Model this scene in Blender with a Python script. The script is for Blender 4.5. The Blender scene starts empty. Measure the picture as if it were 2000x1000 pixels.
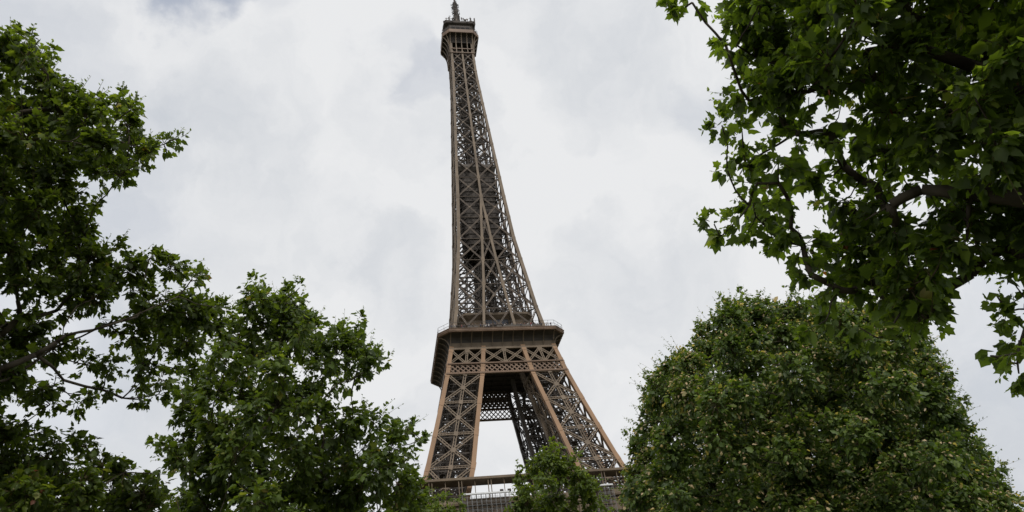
import bpy, bmesh, math, random
import numpy as np
from mathutils import Vector, Matrix
S = bpy.context.scene
COL = S.collection
PI = math.pi
random.seed(7)
RNG = np.random.default_rng(11)

# ------------------------------------------------------------------ camera
CAM = np.array([-42.1773, -226.8231, 1.7])
YAW, PITCH, ROLL, FPX = 0.2298, 0.59, -0.1381, 1464.04
cF = np.array([math.sin(YAW)*math.cos(PITCH), math.cos(YAW)*math.cos(PITCH), math.sin(PITCH)])
_r = np.array([math.cos(YAW), -math.sin(YAW), 0.0]); _u = np.cross(_r, cF)
cR = _r*math.cos(ROLL)+_u*math.sin(ROLL); cU = -_r*math.sin(ROLL)+_u*math.cos(ROLL)
cd = bpy.data.cameras.new('camera'); cam = bpy.data.objects.new('camera', cd); COL.objects.link(cam)
cd.sensor_width = 36.0; cd.lens = 36.0*FPX/2000.0; cd.clip_start = 0.1; cd.clip_end = 12000
M = Matrix(((cR[0], cU[0], -cF[0], CAM[0]), (cR[1], cU[1], -cF[1], CAM[1]), (cR[2], cU[2], -cF[2], CAM[2]), (0, 0, 0, 1)))
cam.matrix_world = M
S.camera = cam
def ray(u, v):
    q = cF+cR*(u-1000)/FPX-cU*(v-500)/FPX
    return q/np.linalg.norm(q)
def at(u, v, d): return CAM+ray(u, v)*d

# ------------------------------------------------------------------ sky, sun, exposure
S.view_settings.view_transform = 'Standard'; S.view_settings.look = 'None'
S.view_settings.exposure = 0.0; S.view_settings.gamma = 1.0
SUN_EL, SUN_AZ = math.radians(50), math.radians(178)      # azimuth clockwise from +Y: behind the viewer
W = bpy.data.worlds.new('World'); S.world = W; W.use_nodes = True
nt = W.node_tree; nt.nodes.clear()
def N(t, **k):
    n = nt.nodes.new(t)
    for a, b in k.items(): setattr(n, a, b)
    return n
def lk(a, b): nt.links.new(a, b)
def math_node(op, a, b=None, clamp=False):
    n = N('ShaderNodeMath', operation=op, use_clamp=clamp)
    for i, x in enumerate((a, b)):
        if x is None: continue
        if hasattr(x, 'links'): lk(x, n.inputs[i])
        else: n.inputs[i].default_value = x
    return n.outputs[0]
out = N('ShaderNodeOutputWorld')
sky = N('ShaderNodeTexSky', sky_type='NISHITA', sun_disc=False)
sky.sun_elevation = SUN_EL; sky.sun_rotation = SUN_AZ
bg1 = N('ShaderNodeBackground'); bg1.inputs[1].default_value = 0.15; lk(sky.outputs[0], bg1.inputs[0])
tc = N('ShaderNodeTexCoord')
warp = N('ShaderNodeTexNoise'); warp.inputs['Scale'].default_value = 6.5; warp.inputs['Detail'].default_value = 8
warp.inputs['Roughness'].default_value = 0.55
lk(tc.outputs['Generated'], warp.inputs['Vector'])
vs = N('ShaderNodeVectorMath', operation='SUBTRACT'); lk(warp.outputs['Color'], vs.inputs[0]); vs.inputs[1].default_value = (.5, .5, .5)
vsc = N('ShaderNodeVectorMath', operation='SCALE'); lk(vs.outputs[0], vsc.inputs[0]); vsc.inputs[3].default_value = 0.30
va = N('ShaderNodeVectorMath', operation='ADD'); lk(tc.outputs['Generated'], va.inputs[0]); lk(vsc.outputs[0], va.inputs[1])
vn = N('ShaderNodeVectorMath', operation='NORMALIZE'); lk(va.outputs[0], vn.inputs[0])
DIR = vn.outputs[0]
def patch(d, rad, soft=0.0):
    """1 towards direction d, fading to 0 at rad degrees"""
    dt = N('ShaderNodeVectorMath', operation='DOT_PRODUCT'); lk(DIR, dt.inputs[0]); dt.inputs[1].default_value = tuple(d)
    mr = N('ShaderNodeMapRange', interpolation_type='SMOOTHSTEP'); lk(dt.outputs['Value'], mr.inputs[0])
    mr.inputs[1].default_value = math.cos(math.radians(rad)); mr.inputs[2].default_value = math.cos(math.radians(soft))
    return mr.outputs[0]
def psum(lst):
    tot = None
    for u, v, rad, amt in lst:
        p = math_node('MULTIPLY', patch(ray(u, v), rad), amt)
        tot = p if tot is None else math_node('ADD', tot, p)
    return tot
# gaps where thin cloud lets the blue through
GAPS = [(408, -62, 4.6, .72), (852, 140, 3.0, .2), (800, 90, 3.4, .13), (1440, 190, 5.0, .12), (560, -40, 3.5, .16), (-700, 300, 30, .3), (2600, 200, 25, .25)]
# thicker, greyer cloud
GREY = [(1900, 950, 17, .26), (770, 555, 5.5, .13), (160, 140, 12, .12), (260, 880, 13, .11), (1180, 620, 9, .06), (410, 250, 5, .09), (835, 190, 6, .10), (1130, 60, 8, .06), (1440, 200, 7, .07), (640, 560, 4, .03)]
gap = psum(GAPS); grey = psum(GREY)
n1 = N('ShaderNodeTexNoise'); n1.inputs['Scale'].default_value = 4.2; n1.inputs['Detail'].default_value = 8; n1.inputs['Roughness'].default_value = .58
lk(DIR, n1.inputs['Vector'])
nv = math_node('MULTIPLY', math_node('SUBTRACT', n1.outputs['Fac'], .525), .66)
dark = math_node('ADD', grey, nv)
cr = N('ShaderNodeMapRange'); lk(dark, cr.inputs[0]); cr.inputs[1].default_value = -.03; cr.inputs[2].default_value = .40
cmix = N('ShaderNodeMix', data_type='RGBA'); lk(cr.outputs[0], cmix.inputs[0])
cmix.inputs[6].default_value = (.835, .843, .856, 1); cmix.inputs[7].default_value = (.47, .515, .58, 1)
bg2 = N('ShaderNodeBackground'); lk(cmix.outputs[2], bg2.inputs[0]); bg2.inputs[1].default_value = 0.98
mx = N('ShaderNodeMixShader')
gp = math_node('MULTIPLY', gap, math_node('ADD', math_node('MULTIPLY', nv, 2.2), 1.0), clamp=True)
lk(gp, mx.inputs[0]); lk(bg2.outputs[0], mx.inputs[1]); lk(bg1.outputs[0], mx.inputs[2]); lk(mx.outputs[0], out.inputs[0])
sd = bpy.data.lights.new('sun', 'SUN'); sd.energy = 1.7; sd.angle = math.radians(12); sd.color = (1, .95, .88)
sun = bpy.data.objects.new('sun', sd); COL.objects.link(sun)
sdir = Vector((math.sin(SUN_AZ)*math.cos(SUN_EL), math.cos(SUN_AZ)*math.cos(SUN_EL), math.sin(SUN_EL)))
sun.rotation_euler = sdir.to_track_quat('Z', 'Y').to_euler()
S.cycles.max_bounces = 8; S.cycles.transmission_bounces = 4; S.cycles.transparent_max_bounces = 4

# ------------------------------------------------------------------ helpers
def tag(o, label=None, cat=None, group=None, kind=None):
    if label: o['label'] = label
    if cat: o['category'] = cat
    if group: o['group'] = group
    if kind: o['kind'] = kind
    return o
def empty(name, loc=(0, 0, 0)):
    o = bpy.data.objects.new(name, None); o.location = loc; COL.objects.link(o); o.empty_display_size = .5; return o
def mesh_obj(name, me, parent=None):
    o = bpy.data.objects.new(name, me); COL.objects.link(o)
    if parent: o.parent = parent; o.matrix_parent_inverse = Matrix.Identity(4)
    return o
def norm(v):
    v = np.asarray(v, float); l = np.linalg.norm(v); return v/l if l > 1e-12 else v
class MB:
    def __init__(s): s.v = []; s.f = []
    def add(s, vs, fs):
        b = len(s.v); s.v.extend([tuple(map(float, p)) for p in vs]); s.f.extend([tuple(b+i for i in f) for f in fs])
    def beam(s, A, B, w, d, n=(0, 0, 1)):
        A = np.asarray(A, float); B = np.asarray(B, float); t = norm(B-A)
        x = np.cross(t, n); x = norm(x) if np.linalg.norm(x) > 1e-6 else norm(np.cross(t, (1, .3, .2)))
        y = np.cross(x, t); x = x*w/2; y = y*d/2
        s.add([A-x-y, A+x-y, A+x+y, A-x+y, B-x-y, B+x-y, B+x+y, B-x+y],
              [(3, 2, 1, 0), (4, 5, 6, 7), (0, 1, 5, 4), (1, 2, 6, 5), (2, 3, 7, 6), (3, 0, 4, 7)])
    def lat(s, A, B, w, d, n, fl=.26, step=None, lace=.13):
        """laced beam: two flanges and zigzag lacing between"""
        A = np.asarray(A, float); B = np.asarray(B, float); t = norm(B-A); L = np.linalg.norm(B-A)
        x = norm(np.cross(t, n)); o = x*(w/2-fl*w/2)
        s.beam(A-o, B-o, fl*w, d, n); s.beam(A+o, B+o, fl*w, d, n)
        k = max(2, int(L/(step or w*1.1))); sg = 1
        for i in range(k):
            s.beam(A+t*L*i/k+o*sg, A+t*L*(i+1)/k-o*sg, lace*w, d*.5, n); sg = -sg
    def box(s, c, sz):
        x, y, z = [q/2 for q in sz]; c = np.asarray(c, float)
        s.add([c+np.array(p) for p in ((-x, -y, -z), (x, -y, -z), (x, y, -z), (-x, y, -z), (-x, -y, z), (x, -y, z), (x, y, z), (-x, y, z))],
              [(3, 2, 1, 0), (4, 5, 6, 7), (0, 1, 5, 4), (1, 2, 6, 5), (2, 3, 7, 6), (3, 0, 4, 7)])
    def tube(s, pts, rads, k=6):
        pts = [np.asarray(p, float) for p in pts]; b = len(s.v); n = len(pts); ref = np.array((.31, .17, .93))
        for i, p in enumerate(pts):
            t = norm(pts[min(i+1, n-1)]-pts[max(i-1, 0)])
            x = np.cross(t, ref)
            x = norm(x) if np.linalg.norm(x) > 1e-3 else norm(np.cross(t, (1, 0, 0)))
            y = np.cross(t, x)
            for j in range(k):
                a = 2*PI*j/k; s.v.append(tuple(p+rads[i]*(x*math.cos(a)+y*math.sin(a))))
        for i in range(n-1):
            for j in range(k):
                a, c = b+i*k+j, b+i*k+(j+1) % k; s.f.append((a, c, c+k, a+k))
        s.f.append(tuple(b+j for j in range(k))[::-1]); s.f.append(tuple(b+(n-1)*k+j for j in range(k)))
    def ring_loft(s, rings, close=True):
        """rings: list of equal-length closed loops"""
        b = len(s.v); m = len(rings[0])
        for r in rings: s.v.extend([tuple(map(float, p)) for p in r])
        for i in range(len(rings)-1):
            for j in range(m):
                a, c = b+i*m+j, b+i*m+(j+1) % m; s.f.append((a, c, c+m, a+m))
    def lathe(s, c, prof, k=12):
        s.ring_loft([[(c[0]+r*math.cos(2*PI*j/k), c[1]+r*math.sin(2*PI*j/k), c[2]+z) for j in range(k)] for r, z in prof])
    def build(s, name, mat, parent=None, smooth=False):
        me = bpy.data.meshes.new(name); me.from_pydata(s.v, [], s.f); me.validate(); me.update()
        me.materials.append(mat)
        if smooth: me.polygons.foreach_set('use_smooth', [True]*len(me.polygons))
        return mesh_obj(name, me, parent)
def rot(k, p):
    x, y, z = p
    for _ in range(k % 4): x, y = -y, x
    return np.array((x, y, z), float)
def ip(z, tab): return float(np.interp(z, [a for a, b in tab], [b for a, b in tab]))

# ------------------------------------------------------------------ materials
def mat(name, rough=.6, spec=.3):
    m = bpy.data.materials.new(name); m.use_nodes = True
    b = m.node_tree.nodes['Principled BSDF']; b.inputs['Roughness'].default_value = rough; b.inputs['Specular IOR Level'].default_value = spec
    return m, m.node_tree, b
def noisy(name, c1, c2, scale=1.0, rough=.6, spec=.3, stretch=(1, 1, 1), detail=5):
    m, t, b = mat(name, rough, spec)
    g = t.nodes.new('ShaderNodeNewGeometry'); mp = t.nodes.new('ShaderNodeMapping'); mp.inputs['Scale'].default_value = stretch
    n = t.nodes.new('ShaderNodeTexNoise'); n.inputs['Scale'].default_value = scale; n.inputs['Detail'].default_value = detail
    r = t.nodes.new('ShaderNodeValToRGB'); r.color_ramp.elements[0].position = .32; r.color_ramp.elements[1].position = .68
    r.color_ramp.elements[0].color = (*c1, 1); r.color_ramp.elements[1].color = (*c2, 1)
    t.links.new(g.outputs['Position'], mp.inputs[0]); t.links.new(mp.outputs[0], n.inputs['Vector'])
    t.links.new(n.outputs['Fac'], r.inputs[0]); t.links.new(r.outputs[0], b.inputs['Base Color'])
    return m
IRON_MID = noisy('tower_paint_mid', (.085, .066, .052), (.155, .122, .096), .5, .6, .25, (1, 1, .4))  # darker grey-brown tone for face bracing and all but the front belt
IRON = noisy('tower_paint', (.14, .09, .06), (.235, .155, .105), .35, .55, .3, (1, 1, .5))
IRON_UP = noisy('tower_paint_dull', (.128, .096, .066), (.215, .163, .114), .3, .6, .3, (1, 1, .5))
IRON_IN = noisy('tower_paint_inner_shade', (.078, .068, .06), (.118, .102, .09), .4, .65, .25)  # same paint, darkened to stand in for shade inside the tower
PLATE = noisy('sheet_iron_and_shade', (.055, .048, .044), (.085, .073, .064), .5, .7, .2)  # dark sheet iron; its colour also stands in for shade under the galleries
CHORD = noisy('tower_paint_orange', (.215, .128, .07), (.33, .2, .112), .25, .55, .3, (1, 1, .3))  # brighter orange-brown tone for the outer front chords
GREYM = noisy('galvanised_steel', (.17, .175, .18), (.28, .285, .29), 2, .45, .5)
TARP = noisy('white_tarpaulin', (.62, .63, .64), (.75, .76, .77), 1, .7, .2)
DARKGLASS, _t, _b = mat('cabin_glass', .6, .05); _b.inputs['Base Color'].default_value = (.02, .022, .026, 1)
GLASS, _t, _b = mat('pavilion_glass', .3, .25); _b.inputs['Base Color'].default_value = (.03, .036, .05, 1)
BARK = noisy('plane_bark', (.045, .036, .028), (.10, .085, .062), 5, .85, .15, (1, 1, .4))
TWIG = noisy('green_brown_twig', (.06, .05, .025), (.11, .085, .04), 6, .8, .2)
SEED = noisy('plane_seed_ball', (.07, .075, .03), (.14, .12, .06), 30, .9, .1)
STONE = noisy('pale_stone', (.34, .31, .26), (.42, .39, .33), .6, .85, .2)
GRAVEL = noisy('park_ground', (.05, .058, .03), (.10, .092, .062), .05, .95, .1)
LAWN = noisy('lawn_green', (.05, .085, .025), (.08, .12, .035), .25, .95, .1)

def leaf_mat(name, stops, under, trans, tw=.32, rough=.46, spec=.3):
    m = bpy.data.materials.new(name); m.use_nodes = True; t = m.node_tree; b = t.nodes['Principled BSDF']
    b.inputs['Roughness'].default_value = rough; b.inputs['Specular IOR Level'].default_value = spec
    a = t.nodes.new('ShaderNodeAttribute'); a.attribute_name = 'tint'
    r = t.nodes.new('ShaderNodeValToRGB'); e = r.color_ramp.elements
    e[0].position, e[0].color = stops[0][0], (*stops[0][1], 1); e[1].position, e[1].color = stops[-1][0], (*stops[-1][1], 1)
    for p, c in stops[1:-1]: q = e.new(p); q.color = (*c, 1)
    t.links.new(a.outputs['Fac'], r.inputs[0])
    g = t.nodes.new('ShaderNodeNewGeometry')
    mixc = t.nodes.new('ShaderNodeMix'); mixc.data_type = 'RGBA'; mixc.blend_type = 'MIX'
    mlt = t.nodes.new('ShaderNodeMath'); mlt.operation = 'MULTIPLY'; mlt.inputs[1].default_value = .55
    t.links.new(g.outputs['Backfacing'], mlt.inputs[0]); t.links.new(mlt.outputs[0], mixc.inputs[0])
    t.links.new(r.outputs[0], mixc.inputs[6]); mixc.inputs[7].default_value = (*under, 1)
    t.links.new(mixc.outputs[2], b.inputs['Base Color'])
    tr = t.nodes.new('ShaderNodeBsdfTranslucent')
    mul = t.nodes.new('ShaderNodeMix'); mul.data_type = 'RGBA'; mul.blend_type = 'MULTIPLY'; mul.inputs[0].default_value = 1
    t.links.new(r.outputs[0], mul.inputs[6]); mul.inputs[7].default_value = (*trans, 1)
    t.links.new(mul.outputs[2], tr.inputs['Color'])
    mx = t.nodes.new('ShaderNodeMixShader'); mx.inputs[0].default_value = tw
    t.links.new(b.outputs[0], mx.inputs[1]); t.links.new(tr.outputs[0], mx.inputs[2])
    t.links.new(mx.outputs[0], t.nodes['Material Output'].inputs[0])
    return m
G = [(0, (.042, .062, .017)), (.45, (.090, .134, .025)), (.8, (.155, .212, .036)), (.93, (.20, .235, .06)), (.985, (.24, .18, .07)), (1, (.19, .06, .025))]
LEAF_DEEP = leaf_mat('plane_leaf_dull_green', [(p, tuple(.82*q for q in c)) for p, c in G], (.07, .088, .036), (2.3, 2.3, .7), .46)
LEAF_DARK = leaf_mat('plane_leaf_deep_green', G, (.12, .155, .085), (2.4, 2.5, .7), .54)
G2 = [(0, (.038, .060, .016)), (.45, (.074, .115, .023)), (.8, (.122, .178, .034)), (.95, (.20, .22, .065)), (1, (.25, .2, .08))]
LEAF_MID = leaf_mat('plane_leaf_mid_green', G2, (.10, .13, .05), (2.3, 2.2, .7), .42)
G3 = [(0, (.034, .06, .016)), (.5, (.086, .132, .027)), (.76, (.15, .205, .042)), (.86, (.23, .22, .10)), (1, (.50, .38, .23))]
LEAF_TRIM = leaf_mat('clipped_plane_leaf', G3, (.10, .128, .062), (2.1, 2.2, .7), .34)
G4 = [(0, (.058, .086, .018)), (.5, (.105, .155, .03)), (.85, (.175, .23, .04)), (1, (.22, .24, .07))]
LEAF_LIGHT = leaf_mat('plane_leaf_light_green', G4, (.11, .145, .055), (2.3, 2.2, .7), .4)

# ------------------------------------------------------------------ ground
def sheet(name, x0, x1, y0, y1, z, m, kind='structure'):
    b = MB(); b.add([(x0, y0, z), (x1, y0, z), (x1, y1, z), (x0, y1, z)], [(0, 1, 2, 3)]); o = b.build(name, m); o['kind'] = kind; return o
sheet('ground', -5000, 5000, -5000, 5000, 0, GRAVEL)
sheet('lawn', -30, 30, -400, -90, .004, LAWN)

# ------------------------------------------------------------------ the lattice tower
tower = tag(empty('lattice_tower'), 'brown iron lattice tower with three galleries tapering to an antenna mast', 'tower')
WO = [(0, 62.4), (30, 45.4), (57.6, 31.1), (69.5, 27.4), (80.1, 24.55), (90.8, 21.75), (101, 19.2), (104.6, 18.5), (110.47, 17.26), (116, 15.8), (122.1, 14.63), (137.5, 12.95), (158.9, 10.54), (178.7, 9.35), (196.75, 8.35), (223.8, 6.85), (249, 5.5), (266.3, 5.18), (277, 5.1)]
GI = [(0, 37.2), (30, 25.5), (57.6, 17.0), (69.5, 13.7), (80.1, 11.6), (90.8, 9.4), (101, 7.25), (110.4, 5.85), (116, 5.5), (127, 4.4), (137.5, 3.3), (148.3, 2.4), (158.3, 1.65), (168.5, .95), (178.7, 0.0), (300, 0)]
def wo(z): return ip(z, WO)
def gi(z): return ip(z, GI)
ND = np.array((0, -1, 0.0))
def fp(k, a, z, inset=0): return rot(k, (a, -(wo(z)-inset), z))     # a point on face k
LV = [2, 16, 30, 44, 57.6, 69.5, 80.1, 90.8, 101]
# --- four pillars, ground to second floor
for k in range(4):
    # pillar at corner (-,-) turned k quarter turns
    cn = {}
    def P(i, z, ins=.6):
        o, g = wo(z)-ins, gi(z)+ins
        x, y = ((-o, -o), (-g, -o), (-g, -g), (-o, -g))[i]
        return rot(k, (x, y, z))
    mb = MB()
    zz = LV+[104.6, 110.4]
    pil = bpy.data.objects.new('pillar', None); COL.objects.link(pil); pil.parent = tower
    for i in range(4):
        mb = MB()
        for a, b in zip(zz[:-1], zz[1:]):
            c = 1.25 if b > 60 else 1.6
            mb.beam(P(i, a), P(i, b), c, c, rot(k, (0, -1, 0)))
            if b > 57:
                t = norm(P(i, b)-P(i, a)); mb.beam(P(i, b)-t*1.1, P(i, b)+t*1.1, c+.12, c+.12, rot(k, (0, -1, 0)))
        mb.build('chord', CHORD if (k in (0, 1) and i != 2) else IRON_UP if k in (0, 1) else IRON_IN, pil)  # one paint: inner and rear chords get darker copies imitating shade
    for q in range(4):
        i, j = q, (q+1) % 4
        nrm = rot(k, ((0, -1, 0), (1, 0, 0), (0, 1, 0), (-1, 0, 0))[q]); off = nrm*.42
        br = MB()
        for a, b in zip(LV[:-1], LV[1:]):
            A, B, Cc, D = P(i, a)+off, P(j, a)+off, P(i, b)+off, P(j, b)+off
            mid = (A+B+Cc+D)/4
            if b < 57:
                br.beam(A, D, .9, .5, nrm); br.beam(B, Cc, .9, .5, nrm); br.beam(Cc, D, .8, .5, nrm); continue
            n2 = norm(nrm+np.array((0, 0, .25)))
            br.lat(A, mid, .95, .3, n2); br.lat(mid, D, .95, .3, n2); br.lat(B, mid, .95, .3, n2); br.lat(mid, Cc, .95, .3, n2)
            br.lat(Cc, D, .8, .3, n2)
            br.lat((A+B)/2-off*.25, (Cc+D)/2-off*.25, .95, .24, n2)
            s = 1.5
            for pt in (mid, (Cc+D)/2):
                t = norm((Cc+D)/2-(A+B)/2); br.beam(pt-t*s/2+off*.3, pt+t*s/2+off*.3, s*.8, .2, nrm)
        br.build('bracing', IRON_UP if k in (0, 1) else IRON_IN, pil)  # rear bracing darkened in colour to imitate shade
    # stairs, lift track and floor rings inside the pillar
    inn = MB(); rr = random.Random(5+k)
    z = 58.5; fl = 0
    while z < 108:
        c = [P(i, z, 2.0) for i in range(4)]
        for i in range(4): inn.beam(c[i], c[(i+1) % 4], .22, .3)
        if fl % 2 == 0:
            inn.beam(c[0], c[2], .3, .35); inn.beam(c[1], c[3], .3, .35)
            for i in range(4): inn.beam((c[i]+c[(i+1) % 4])/2, (c[(i+1) % 4]+c[(i+2) % 4])/2, .22, .25)
        d = [P(i, z+2.6, 2.0) for i in range(4)]
        a, b = (fl) % 4, (fl+1) % 4
        f0 = c[a]*.7+c[(a+2) % 4]*.3; f1 = d[b]*.7+d[(b+2) % 4]*.3
        inn.beam(f0, f1, 1.1, .22)
        inn.beam(f0+(0, 0, 1.1), f1+(0, 0, 1.1), .08, .08)
        for s in range(5): inn.beam(f0+(f1-f0)*s/4, f0+(f1-f0)*s/4+(0, 0, 1.1), .06, .06)
        inn.box(f1, (1.8, 1.8, .2))
        z += 2.65; fl += 1
    for s in (.34, .5, .66):
        for a, b in zip(LV[3:-1], LV[4:]):
            for off in (-1.1, 1.1):
                p = P(0, a)*(1-s)+P(2, a)*s+rot(k, (off, 0, 0)); q = P(0, b)*(1-s)+P(2, b)*s+rot(k, (off, 0, 0))
                inn.beam(p, q, .32, .45)
    for a, b in zip(LV[4:-1], LV[5:]):
        for i in range(4):
            inn.beam(P(i, a, 1.2), P((i+2) % 4, b, 1.2), .3, .3)
            m0 = (P(i, a, 1.5)+P((i+1) % 4, a, 1.5))/2; m1 = (P(i, b, 1.5)+P((i+1) % 4, b, 1.5))/2
            inn.beam(m0, m1, .4, .4)
        for _ in range((14, 7, 40, 40)[k]):
            f = [rr.random() for _ in range(6)]; z0 = a+(b-a)*f[0]; z1 = min(b, z0+2+3*f[1])
            p = P(0, z0, 2)*(1-f[2])+P(2, z0, 2)*f[2]+rot(k, ((f[3]-.5)*6, (f[4]-.5)*6, 0)); q = p+(P(0, z1, 2)-P(0, z0, 2))*(1-2*f[2])
            inn.beam(p, q, .14+.12*f[5], .16)
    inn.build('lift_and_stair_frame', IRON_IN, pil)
    for i in range(4): ft = MB(); ft.box(P(i, 0)+(0, 0, 1.4), (6, 6, 2.8)); ft.build('stone_footing', STONE, pil)
# --- arches under the first floor
for k in range(4):
    mb = MB(); n = 28
    for r, in ((37.0,), (34.2,)):
        pts = [rot(k, (r*math.cos(PI*i/n), -34.0+(-6 if 0 else 0), 10+r*1.18*math.sin(PI*i/n)*(.96))) for i in range(n+1)]
        for a, b in zip(pts[:-1], pts[1:]): mb.beam(a, b, .9, .6, rot(k, ND))
    for i in range(n):
        a, b = PI*i/n, PI*(i+1)/n
        q = lambda r, t: rot(k, (r*math.cos(t), -34.0, 10+r*1.18*math.sin(t)*.96))
        mb.beam(q(37, a), q(34.2, b), .3, .3, rot(k, ND)); mb.beam(q(34.2, a), q(37, b), .3, .3, rot(k, ND))
    mb.build('arch', IRON, tower)

# --- first floor
H1 = 35.3
def sq(h, z, c=0.0):
    if c <= 0: return [(-h, -h, z), (h, -h, z), (h, h, z), (-h, h, z)]
    return [(-h+c, -h, z), (h-c, -h, z), (h, -h+c, z), (h, h-c, z), (h-c, h, z), (-h+c, h, z), (-h, h-c, z), (-h, -h+c, z)]
mb = MB()
mb.ring_loft([sq(13, 56.6), sq(34.6, 56.6), sq(34.6, 57.6), sq(13, 57.6), sq(13, 56.6)])
first = mb.build('first_floor', IRON_IN, tower)
mb = MB(); mb.ring_loft([sq(34.7, 56.75), sq(35.45, 56.75), sq(35.6, 57.2), sq(35.6, 58.1), sq(35.2, 58.3), sq(34.7, 58.3), sq(34.7, 56.75)]); mb.build('cornice', IRON_UP, first)
mb = MB(); mb.ring_loft([sq(34.2, 52.4), sq(34.55, 52.4), sq(34.55, 56.6), sq(34.2, 56.6), sq(34.2, 52.4)])
for z in (53.0, 55.9): mb.ring_loft([sq(34.5, z), sq(34.9, z), sq(34.9, z+.35), sq(34.5, z+.35), sq(34.5, z)])
mb.build('frieze', IRON_UP, first)
for k in range(4):
    for i in range(19):
        x = -34.6+i*3.845
        if abs(x) > 34.8: continue
        c = MB(); p = rot(k, (x, -35.05, 52.4)); c.lathe(p, [(.42, 0), (.42, .3), (.26, .5), (.22, 2.6), (.34, 2.8), (.34, 3.0), (.18, 3.1), (.42, 3.35), (.5, 3.65), (.42, 3.95), (.12, 4.15)], 8)
        if k in (0, 3) : c.build('console', IRON_UP, first)
        elif i % 2 == 0: c.build('console', IRON_UP, first)
roof = MB()
roof.ring_loft([sq(30.6, 63.05), sq(35.35, 63.2), sq(35.5, 63.3), sq(35.5, 63.9), sq(35.2, 64.0), sq(30.6, 64.25), sq(30.6, 63.05)])
roof.build('gallery_roof', IRON_UP, first)
for k in range(4):
    for i in range(-4, 4):
        x = 7.68*i+3.84
        c = MB()
        for o in (-.39, .39): c.beam(rot(k, (x+o, -35.0, 58.25)), rot(k, (x+o, -35.0, 63.22)), .2, .3, rot(k, ND))
        c.build('gallery_post', IRON_UP, first)
        if i < 3:
            c = MB(); c.beam(rot(k, (x+3.84, -34.8, 58.25)), rot(k, (x+3.84, -34.8, 63.22)), .16, .2, rot(k, ND)); c.build('gallery_post', IRON_UP, first)
mb = MB()
for k in range(4):
    mb.beam(rot(k, (-35.2, -35.25, 59.3)), rot(k, (35.2, -35.25, 59.3)), .1, .1)
    for i in range(116): mb.beam(rot(k, (-34.5+i*.6, -35.25, 58.3)), rot(k, (-34.5+i*.6, -35.25, 59.25)), .045, .045)
mb.build('balustrade', IRON_IN, first)
mb = MB()   # pavilions set back between the pillars
for k in range(4):
    if k in (0,): continue
    c = rot(k, (0, -25, 60.3)); sz = (22, 9, 5.2) if k % 2 == 0 else (9, 22, 5.2)
# floodlights along the parapet
for x in (-8.6, -6.6, 1.2, 8.5, 12.9):
    c = MB(); c.tube([(x, -35.0, 59.35), (x, -35.0, 59.6)], [.08, .08]); c.tube([(x-.42, -35.05, 59.95), (x+.42, -35.05, 59.95)], [.4, .4], 10); c.build('floodlight', PLATE, first)

# --- truss belt under the second floor
BAYS = lambda z: (-wo(z)+.6, -gi(z)-.6, gi(z)+.6, wo(z)-.6)
for k in range(4):
    n = rot(k, ND); mb = MB()
    for bi in range(3):
        if k == 2 and bi == 1: continue
        A = lambda z, s: fp(k, BAYS(z)[bi]*(1-s)+BAYS(z)[bi+1]*s, z, .35)
        for s0, s1 in ((0, .5), (.5, 1)):
            lo, hi = 104.9, 110.2; m = A((lo+hi)/2, (s0+s1)/2)
            for p, q in ((A(lo, s0), A(hi, s1)), (A(lo, s1), A(hi, s0))): mb.lat(p, q, .8, .3, n, .3)
            mb.beam(m-n*.2-(0, 0, .35), m+n*.0+(0, 0, .35), .8, .55, n)
        mb.lat(A(104.9, .5)+n*.05, A(110.2, .5)+n*.05, .8, .35, n, .3)
        for zz in (105.1, 109.9):
            for s in (0.02, .5, .98): p = A(zz, s); mb.beam(p-(0, 0, .6), p+(0, 0, .6), 1.5, .62, n)
    if k == 2:
        for yy in (.35, 2.2):
            z0, z1, a0 = 104.9, 110.2, 6.6
            for i in range(-14, 15):
                for d in (1, -1):
                    xs, xe = i*1.5-d*2.65, i*1.5+d*2.65; za, zb = z0, z1
                    def zc(x): return z0+(x-xs)/(xe-xs)*(z1-z0)
                    pa, pb = max(-a0, min(a0, xs)), max(-a0, min(a0, xe))
                    if abs(pa-pb) < .2: continue
                    mb.beam(fp(k, pa, zc(pa), yy+.05*d), fp(k, pb, zc(pb), yy+.05*d), .5, .1, n)
            for zz in (104.9, 107.5, 110.1): mb.beam(fp(k, -a0, zz, yy), fp(k, a0, zz, yy), .45, .2, n)
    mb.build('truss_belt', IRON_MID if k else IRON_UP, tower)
    mb = MB()
    for zz, t in ((104.75, .42), (101.2, .5)):
        L, Rr = fp(k, -wo(zz)+.2, zz, .1), fp(k, wo(zz)-.2, zz, .1); mb.beam(L, Rr, t, .9, n)
    for bi in range(3):
        z0, z1 = 101.4, 104.6
        a0, a1 = BAYS(103)[bi]+.5, BAYS(103)[bi+1]-.5
        cnt = round((a1-a0)/1.62); pitch = (a1-a0)/cnt; span = 2*pitch
        for i in range(-2, cnt+1):
            for d in (1, -1):
                xs = a0+i*pitch if d == 1 else a0+i*pitch+span
                xe = xs+d*span; za, zb = z0, z1
                # clip to the bay
                def cl(xx): return z0+(xx-xs)/(xe-xs)*(z1-z0)
                xa, xb = xs, xe
                if d == 1:
                    if xa < a0: xa = a0
                    if xb > a1: xb = a1
                    if xb-xa < .1: continue
                else:
                    if xa > a1: xa = a1
                    if xb < a0: xb = a0
                    if xa-xb < .1: continue
                mb.beam(fp(k, xa, cl(xa), .2+(.06*d)), fp(k, xb, cl(xb), .2+(.06*d)), .34, .1, n)
    mb.build('lattice_girder', IRON, tower)

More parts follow.
